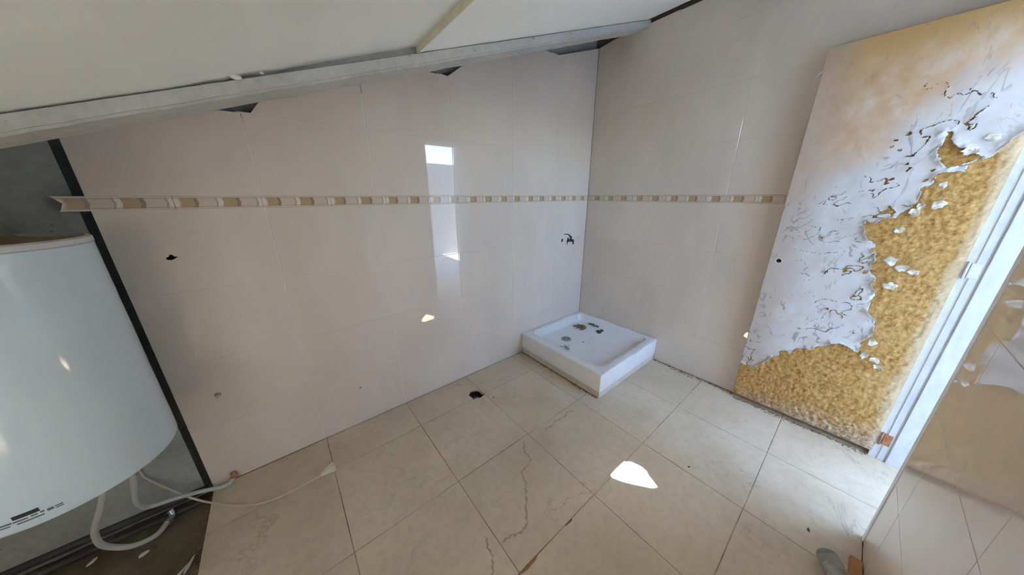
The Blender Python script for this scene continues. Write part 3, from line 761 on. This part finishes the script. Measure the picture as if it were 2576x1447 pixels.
# lock hole, nail, hinge
lathe('lock_hole', [(.0001, -.0052), (.0125, -.0052), (.0128, -.0010)], (DX, -1.402, .963), MT['pit'], DO, 20, axis=(-1, 0, 0), cap=False)
lathe('lock_ring', [(.0115, .0025), (.0125, .0040), (.0165, .0038), (.018, .0022)], (DX, -1.402, .963), MT['chip'], DO, 24, axis=(-1, 0, 0), cap=False)
tube('nail', [(DX - .003, -1.366, 1.892), (DX - .012, -1.362, 1.888), (DX - .02, -1.352, 1.878), (DX - .016, -1.344, 1.868)], .0022, MT['steel'], DO, 8)
for z, mt in ((.125, 'rust'), (1.02, 'jamb'), (1.80, 'jamb')):
    h = box('hinge', XH - .0085, XH - .001, -2.014, -1.988, z - .032, z + .032, MT[mt], DO, .001)
    tube('hinge_pin', [(XH - .008, -1.981, z - .036), (XH - .008, -1.981, z + .036)], .0045, MT[mt], h, 10, False)

# ------------------------------------------------------------------ shower tray in the corner
TX, TY, TH = -.790, -.800, .187
T = empty('shower_tray', (-.395, -.40, 0)); tag(T, 'dirty square white shower tray on a low plinth in the corner', 'shower tray')
box('plinth', TX + .006, -.002, TY + .006, -.002, 0.0, .052, plain('plinth_mortar', (.62, .55, .46), .75, 0, .1, 12, .2), T, .002)
def rrect(x0, x1, y0, y1, r, n=6):
    out = []
    for cx, cy, a0 in ((x1 - r, y1 - r, 0), (x0 + r, y1 - r, 90), (x0 + r, y0 + r, 180), (x1 - r, y0 + r, 270)):
        out += [(cx + r * math.cos(math.radians(a0 + 90 * k / n)), cy + r * math.sin(math.radians(a0 + 90 * k / n))) for k in range(n + 1)]
    return out
def ringed(name, rings, mat, parent):
    V, F = [], []; n = len(rings[0][0])
    for lp, z in rings: V += [(a, b, z) for a, b in lp]
    for i in range(len(rings) - 1):
        F += [(i * n + k, i * n + (k + 1) % n, (i + 1) * n + (k + 1) % n, (i + 1) * n + k) for k in range(n)]
    F += [tuple(range(n)), tuple(range((len(rings) - 1) * n, len(rings) * n))]
    o = pobj(name, V, F, mat, parent, True); o.data.set_sharp_from_angle(angle=math.radians(50)); return o
def R(x0, x1, y0, y1, r): return rrect(x0, x1, y0, y1, r)
X1, Y1 = -.001, -.001
ringed('basin', [(R(TX, X1, TY, Y1, .006), .054), (R(TX, X1, TY, Y1, .006), TH - .005), (R(TX + .002, X1 - .002, TY + .002, Y1 - .002, .006), TH - .001), (R(TX + .006, X1 - .005, TY + .006, Y1 - .005, .008), TH),
                 (R(TX + .074, -.034, TY + .056, -.044, .05), TH), (R(TX + .078, -.038, TY + .060, -.048, .05), TH - .003), (R(TX + .086, -.046, TY + .068, -.056, .048), TH - .055), (R(TX + .096, -.056, TY + .078, -.066, .045), TH - .068),
                 (R(TX + .112, -.072, TY + .094, -.082, .04), TH - .072), (R(-.52, -.40, -.30, -.16, .03), TH - .080)], MT['tray'], T)
dg = lathe('drain', [(.045, TH - .079), (.045, TH - .076), (.040, TH - .0745), (.030, TH - .0760), (.012, TH - .0760), (.010, TH - .0735), (.0001, TH - .073)], (-.459, -.222, 0), MT['steel'], T, 28)
for k in range(8):
    a = k * math.pi / 4; c, s = math.cos(a), math.sin(a)
    V = [(-.459 + c * r - s * w, -.222 + s * r + c * w, z) for z in (TH - .0756, TH - .0750) for r, w in ((.015, -.003), (.028, -.005), (.028, .005), (.015, .003))]
    pobj('slot', V, [(0, 1, 2, 3), (7, 6, 5, 4), (0, 4, 5, 1), (1, 5, 6, 2), (2, 6, 7, 3), (3, 7, 4, 0)], MT['black'], dg)

def debris(name, label, c, rx, ry, z, mat, n, seed, size, group=None, hgt=.006):
    """a litter of torn leaf bits: many little bent scraps in one heap"""
    rg = random.Random(seed); V, F = [], []
    for k in range(n):
        a = rg.random() * 6.283; r = rg.random() ** .8
        x, y = c[0] + rx * r * math.cos(a), c[1] + ry * r * math.sin(a)
        s = size * (.4 + rg.random()); t = rg.random() * 6.283; h0 = rg.random() * hgt * (1 - r * .6)
        lp = [(s * (1 + .3 * rg.random()) * math.cos(q), s * .45 * math.sin(q) * (1 + .5 * rg.random())) for q in [i * 1.047 for i in range(6)]]
        b = len(V)
        for lay in (0, .0015):
            for (u, v) in lp:
                V.append((x + u * math.cos(t) - v * math.sin(t), y + u * math.sin(t) + v * math.cos(t), z + h0 + lay + abs(u) * .35 * rg.random()))
        F += [tuple(b + i for i in range(6)), tuple(b + 11 - i for i in range(6))] + [(b + i, b + (i + 1) % 6, b + 6 + (i + 1) % 6, b + 6 + i) for i in range(6)]
    o = pobj(name, V, F, mat); tag(o, label, 'debris', group); return o
ZT = TH - .0745
debris('leaf_litter', 'heap of torn brown leaf scraps at the back of the shower tray', (-.185, -.160), .055, .055, ZT, MT['leaf'], 34, 1, .016, 'litter in the shower tray', .012)
debris('leaf_litter', 'dark rotten clump in the middle of the shower tray floor', (-.115, -.335), .045, .030, ZT, MT['darkleaf'], 30, 2, .010, 'litter in the shower tray', .012)
debris('leaf_litter', 'dark scraps along the tray side by the right wall', (-.072, -.235), .016, .07, ZT + .012, MT['darkleaf'], 22, 3, .010, 'litter in the shower tray', .010)
debris('leaf_litter', 'pale grey crumbs in the tray in front of the drain', (-.585, -.325), .05, .04, ZT, MT['greybit'], 30, 4, .007, 'litter in the shower tray', .004)
debris('leaf_litter', 'small dark speck lying alone in the shower tray', (-.40, -.36), .008, .008, ZT, MT['darkleaf'], 5, 6, .005, 'litter in the shower tray', .003)

# dirt gathered along the foot of things
def dirt_line(name, label, p0, p1, w, seed, z=.0004, dens=60):
    rg = random.Random(seed); V, F = [], []; p0, p1 = Vector(p0), Vector(p1); d = p1 - p0; L = d.length; t = d / L; n = Vector((-t.y, t.x, 0))
    for k in range(int(L * dens * 10)):
        s = rg.random() * L; off = (rg.random() ** 2.6) * w * (.3 + .7 * abs(math.sin(s * 9 + seed)) ); r = .0015 + rg.random() * .004
        c = p0 + t * s + n * off; b = len(V); m_ = 5; ph = rg.random() * 6
        V.append((c.x, c.y, z + r * .55))
        V += [(c.x + r * (.7 + .6 * rg.random()) * math.cos(ph + i * 1.2566), c.y + r * (.7 + .6 * rg.random()) * math.sin(ph + i * 1.2566), z) for i in range(m_)]
        F += [(b, b + 1 + i, b + 1 + (i + 1) % m_) for i in range(m_)] + [tuple(b + 5 - i for i in range(5))]
    o = pobj(name, V, F, MT['dirt']); tag(o, label, 'dirt', None, 'stuff'); return o
dirt_line('dirt_crumbs', 'brown crumbs of dirt along the foot of the right wall', (-.002, -1.36, 0), (-.002, -.80, 0), .045, 2)
dirt_line('dirt_crumbs', 'brown dirt lying along the front foot of the shower tray', (-.785, -.01, 0), (-.785, -.79, 0), -.02, 5)
dirt_line('dirt_crumbs', 'dark crumbs fallen under the bottom edge of the open door', (-.045, -1.96, 0), (-.050, -1.37, 0), .03, 8)
dirt_line('dirt_crumbs', 'dirt crumbs at the edge where the floor tiling stops', (-2.738, -1.3, -.026), (-2.738, -.02, -.026), .05, 11, -.026)

# ------------------------------------------------------------------ water heater
HX, HY, HR, HB, HT = -2.918, -.245, .225, .488, 1.194
H = empty('water_heater', (HX, HY, HB)); tag(H, 'white cylindrical electric water heater hung against the bare concrete', 'water heater')
lathe('shell', [(.0001, HB + .012), (.16, HB + .010), (HR - .022, HB + .003), (HR - .012, HB), (HR - .004, HB + .004), (HR, HB + .014), (HR, HT)], (HX, HY, 0), MT['enamel'], H, 96)
lathe('cap_rim', [(HR - .003, HT), (HR - .003, HT + .0015), (HR + .0015, HT + .003), (HR + .001, HT + .016), (HR - .004, HT + .020), (HR - .011, HT + .020), (HR - .013, HT + .010)], (HX, HY, 0), MT['rim'], H, 96)
lathe('lid', [(HR - .002, HT + .010), (HR - .03, HT + .0105), (HR - .06, HT + .014), (HR - .11, HT + .024), (HR - .12, HT + .030), (.06, HT + .032), (.0001, HT + .032)], (HX, HY, 0), MT['ochre'], H, 96)
for s in (-1, 1):
    box('wall_bracket', HX - .12, HX + .12, -.022, .028, HB + .36 + s * .22, HB + .40 + s * .22, MT['steel'], H, .003)
def heater_print(name, a0, a1, z0, z1, mat, tilt=0.0):
    V, F = [], []; n = 8
    for i in range(n + 1):
        a = math.radians(a0 + (a1 - a0) * i / n); dz = tilt * i / n
        for r in (HR + .0004, HR + .0012):
            V += [(HX + r * math.cos(a), HY + r * math.sin(a), z + dz) for z in (z0, z1)]
    for i in range(n):
        a, b = 4 * i, 4 * i + 4
        F += [(a, b, b + 1, a + 1), (a + 2, a + 3, b + 3, b + 2), (a, a + 2, b + 2, b), (a + 1, b + 1, b + 3, a + 3)]
    F += [(0, 1, 3, 2), (4 * n, 4 * n + 2, 4 * n + 3, 4 * n + 1)]
    return pobj(name, V, F, mat, H)
heater_print('black_bar', -93.0, -83.2, .534, .545, MT['black'])
for a0, a1, z0, z1 in ((-99, -94, .526, .530), (-93.5, -88, .5255, .529), (-87, -84.5, .5265, .530), (-83.5, -82, .527, .531), (-92.5, -82.5, .5175, .521), (-81, -78.6, .523, .530), (-78, -75, .5265, .5295), (-78, -75, .521, .5235), (-99.5, -95, .519, .5215)):
    heater_print('print_line', a0, a1, z0, z1, MT['greyprint'])
lathe('pipe_stub', [(.011, HB - .02), (.011, HB + .012)], (-2.912, -.205, 0), MT['brass'], H, 16)
lathe('pipe_stub', [(.011, HB - .02), (.011, HB + .012)], (-2.850, -.175, 0), MT['brass'], H, 16)

# hoses and cable below it
h1 = empty('water_hose', (-2.912, -.205, -.02)); tag(h1, 'thick grey hose looping down to the bare floor under the heater', 'hose', 'hoses under the heater')
tube('hose', [(-2.912, -.205, .467), (-2.912, -.2, .36), (-2.932, -.19, .29), (-2.971, -.18, .205), (-2.989, -.17, .15), (-2.99, -.16, .087), (-2.947, -.15, .022), (-2.898, -.122, -.008), (-2.875, -.078, -.012)], .0095, MT['hose'], h1, 12)
lathe('nut', [(.010, 0), (.014, .002), (.014, .018), (.010, .020)], (-2.875, -.080, -.012), MT['steel'], h1, 6, axis=(.35, .93, .0), smooth=False)
tube('elbow', [(-2.868, -.062, -.012), (-2.862, -.048, -.010), (-2.862, -.040, 0), (-2.866, -.034, .012)], .010, MT['steel'], h1, 10)
h2 = empty('water_hose', (-2.85, -.175, 0)); tag(h2, 'thinner grey hose bent along the wall foot to the tile corner', 'hose', 'hoses under the heater')
tube('hose', [(-2.850, -.175, .467), (-2.852, -.168, .38), (-2.869, -.15, .293), (-2.895, -.12, .2), (-2.902, -.1, .147), (-2.889, -.08, .107), (-2.835, -.05, .071), (-2.773, -.034, .040), (-2.708, -.036, .016), (-2.675, -.036, .016), (-2.660, -.022, .026)], .0085, MT['hose'], h2, 12)
tube('elbow', [(-2.662, -.024, .024), (-2.656, -.016, .034), (-2.658, -.008, .036), (-2.662, .0, .034)], .0115, MT['rust'], h2, 12)
cb = empty('power_cable', (-2.5, -.26, 0)); tag(cb, 'thin cream cable with a plug lying across the floor tiles', 'cable')
tube('cord', [(-2.906, -.05, .49), (-2.915, .01, .33), (-2.908, .02, .205), (-2.9, .02, .168), (-2.859, .0, .103), (-2.81, -.03, .041), (-2.735, -.095, .0055), (-2.637, -.19, .0045), (-2.568, -.238, .0045), (-2.498, -.259, .0045), (-2.409, -.26, .0045), (-2.331, -.259, .0065)], .0042, MT['cable'], cb, 10)
pd = Vector((.06, .012, 0)).normalized(); pn = Vector((-pd.y, pd.x, 0))
def pl(a, b, c): q = Vector((-2.331, -.2595, 0)) + pd * a + pn * b; return (q.x, q.y, c)
V = []; secs = [(0, .006, .004, .014), (.018, .008, .002, .018), (.022, .011, .001, .022), (.036, .013, .001, .024), (.045, .018, .0, .028), (.062, .020, .0, .030)]
for a, w, z0, z1 in secs: V += [pl(a, -w, z0), pl(a, w, z0), pl(a, w, z1), pl(a, -w, z1)]
F = [(4 * i + k, 4 * i + (k + 1) % 4, 4 * i + 4 + (k + 1) % 4, 4 * i + 4 + k) for i in range(5) for k in range(4)] + [(0, 1, 2, 3), (20, 23, 22, 21)]
plug = pobj('plug', V, F, plain('cream_plug', (.74, .68, .56), .4, 0, .05, 20, 0), cb)
bv = plug.modifiers.new('round', 'BEVEL'); bv.width = .002; bv.segments = 2
for s in (-.0095, .0095):
    a, b = Vector(pl(.050, .018, .015 + s)), Vector(pl(.052, .038, .015 + s)); tube('pin', [a, b], .003, MT['steel'], plug, 8, False)

# conduits along the foot of the bare wall
for k, (y, z, r, lb) in enumerate(((.024, .000, .016, 'dark conduit lying against the foot of the bare concrete wall'), (-.030, -.017, .012, 'thin dark conduit lying in front of the one by the wall'))):
    o = tube('conduit', [(-3.58, y + .01, z), (-3.2, y + .004, z), (-2.98, y, z), (-2.76, y - .004, z - .002)], r, MT['conduit'], None, 10)
    tag(o, lb, 'pipe', 'conduits on the bare floor')

# chips and scraps on the bare floor
def chip(name, label, p, s, seed, mat, group='scraps on the bare floor'):
    rg = random.Random(seed); V = []; n = 7; t = rg.random() * 3
    lp = [(s[0] * (.7 + .5 * rg.random()) * math.cos(k * 6.283 / n), s[1] * (.7 + .5 * rg.random()) * math.sin(k * 6.283 / n)) for k in range(n)]
    t = s[3] if len(s) > 3 else t
    for z, f in ((0, 1.0), (s[2] * .7, .95), (s[2], .6)):
        V += [(p[0] + f * (u * math.cos(t) - v * math.sin(t)), p[1] + f * (u * math.sin(t) + v * math.cos(t)), p[2] + z) for u, v in lp]
    F = [(i * n + k, i * n + (k + 1) % n, (i + 1) * n + (k + 1) % n, (i + 1) * n + k) for i in (0, 1) for k in range(n)] + [tuple(range(n)), tuple(range(2 * n, 3 * n))]
    o = pobj(name, V, F, mat); tag(o, label, 'scrap', group); return o
chip('plaster_chip', 'white plaster chip beside the hose elbow', (-2.893, -.010, -.03), (.018, .008, .010, .5), 1, MT['chip'])
chip('plaster_chip', 'small pale chip under the loop of the thick hose', (-2.925, -.165, -.032), (.014, .008, .008, .4), 2, MT['chip'])
chip('plaster_chip', 'sliver of plaster left of the hose loop, in front of the conduits', (-3.072, -.075, -.032), (.016, .006, .006, .9), 3, MT['chip'])
chip('wood_splinter', 'pale splinter on the bare floor near the tile edge', (-2.795, -.345, -.031), (.045, .006, .006, .9), 4, MT['chip'])
chip('wood_splinter', 'short pale splinter crossing the bare floor by the tile edge', (-2.775, -.335, -.027), (.035, .005, .006, 1.25), 5, MT['chip'])
chip('grit', 'small grey stone on the floor beside the drain hole', (-1.332, -.328, 0), (.006, .006, .005), 6, MT['greybit'], 'grit on the floor tiles')
chip('grit', 'dark speck of grit between the sun patch and the doorway', (-.869, -1.391, 0), (.005, .006, .004), 7, MT['darkleaf'], 'grit on the floor tiles')
chip('grit', 'long dark crumb on the bright floor near the front wall corner', (-.80, -1.82, 0), (.010, .004, .004, .3), 8, MT['darkleaf'], 'grit on the floor tiles')
chip('grit', 'dark crumb near the bottom edge of the picture', (-1.235, -1.73, 0), (.006, .004, .004, .3), 9, MT['darkleaf'], 'grit on the floor tiles')
chip('mortar_smear', 'rust brown lump of mortar filling a chipped joint at the bottom edge', (-1.775, -1.172, -.002), (.055, .006, .0035, .0), 10, MT['rust'], 'brown mortar in the floor joints')
chip('mortar_smear', 'short brown lump in the same joint, nearer the sun patch', (-1.545, -1.171, -.002), (.024, .005, .003, .0), 11, MT['dirt'], 'brown mortar in the floor joints')

# pipe stub with its plug in the back wall
ps = empty('capped_pipe', (-2.614, 0, .470)); tag(ps, 'small capped water pipe stub in the back wall near the heater', 'pipe')
lathe('collar', [(.012, .0), (.011, .002), (.007, .003)], (-2.614, .0, .470), MT['greybit'], ps, 18, axis=(0, -1, 0))
lathe('stub', [(.0055, .0), (.0055, .010), (.007, .011), (.007, .017), (.005, .018), (.0001, .018)], (-2.614, .0, .470), MT['steel'], ps, 14, axis=(0, -1, 0))
bt = empty('plastic_bottle', (-.94, -1.87, 0)); tag(bt, 'crumpled clear grey plastic bottle lying at the foot of the front wall', 'bottle')
ax = Vector((-.10, -.05, .0)).normalized()
lathe('body', [(.001, 0), (.020, .0), (.029, .006), (.033, .016), (.033, .05), (.031, .055), (.033, .06), (.033, .10), (.031, .105), (.033, .11), (.030, .14), (.014, .17), (.0125, .185)], (-.893, -1.868, .034), MT['clear'], bt, 24, axis=ax)
lathe('cap', [(.015, .184), (.015, .20), (.001, .20)], (-.893, -1.868, .034), MT['steel'], bt, 20, axis=ax)
lathe('label', [(.0336, .052), (.0338, .054), (.0338, .098), (.0336, .10)], (-.893, -1.868, .034), plain('grey_label', (.36, .34, .29), .4, 0, .35, 40, 0), bt, 24, axis=ax, cap=False)
box('wood_offcut', -.98, -.815, -1.962, -1.930, .0, .022, MT['wood'], None, .002)
tag(bpy.data.objects['wood_offcut'], 'orange pine offcut lying against the foot of the front wall', 'wood')

# dried-water marks on the floor: wandering brown deposits, hardly raised
def stain(label, pts, w, seed):
    rg = random.Random(seed); P = catmull([(a, b, 0) for a, b in pts], 14); L, R_ = [], []
    for i, p in enumerate(P):
        t = (P[min(i + 1, len(P) - 1)] - P[max(i - 1, 0)]).normalized(); n = Vector((-t.y, t.x, 0))
        q = p + n * (math.sin(i * .9 + seed) + math.sin(i * .37)) * .0022; ww = w * (.35 + .8 * abs(math.sin(i * .53 + seed)) + .3 * rg.random()) * min(1, i / 4 + .1, (len(P) - 1 - i) / 4 + .1)
        L.append(q + n * ww); R_.append(q - n * ww)
    n = len(P); V = [(p.x, p.y, .0002) for p in L] + [(p.x, p.y, .0002) for p in R_] + [((a.x + b.x) / 2, (a.y + b.y) / 2, .0007) for a, b in zip(L, R_)]
    F = [(i, i + 1, 2 * n + i + 1, 2 * n + i) for i in range(n - 1)] + [(2 * n + i, 2 * n + i + 1, n + i + 1, n + i) for i in range(n - 1)]
    tag(pobj('water_mark', V, F, MT['stain']), label, 'stain', None, 'stuff')
MT['stain'] = plain('brown_water_mark', (.46, .36, .235), .8, 0, .2, 40, .2)
stain('long brown water mark winding down the middle of the floor', [(-1.415, -.733), (-1.455, -.79), (-1.471, -.853), (-1.54, -.868), (-1.575, -.93), (-1.603, -.96), (-1.668, -1.04), (-1.706, -1.07), (-1.76, -1.058), (-1.811, -1.045)], .0045, 3)
stain('pale brown water mark in front of the shower tray', [(-1.0, -.765), (-1.05, -.745), (-1.10, -.757), (-1.16, -.749), (-1.21, -.758), (-1.262, -.747)], .004, 4)
stain('short brown water mark near the bottom edge of the picture', [(-1.85, -.99), (-1.862, -1.03), (-1.872, -1.074), (-1.90, -1.11), (-1.905, -1.16)], .004, 5)
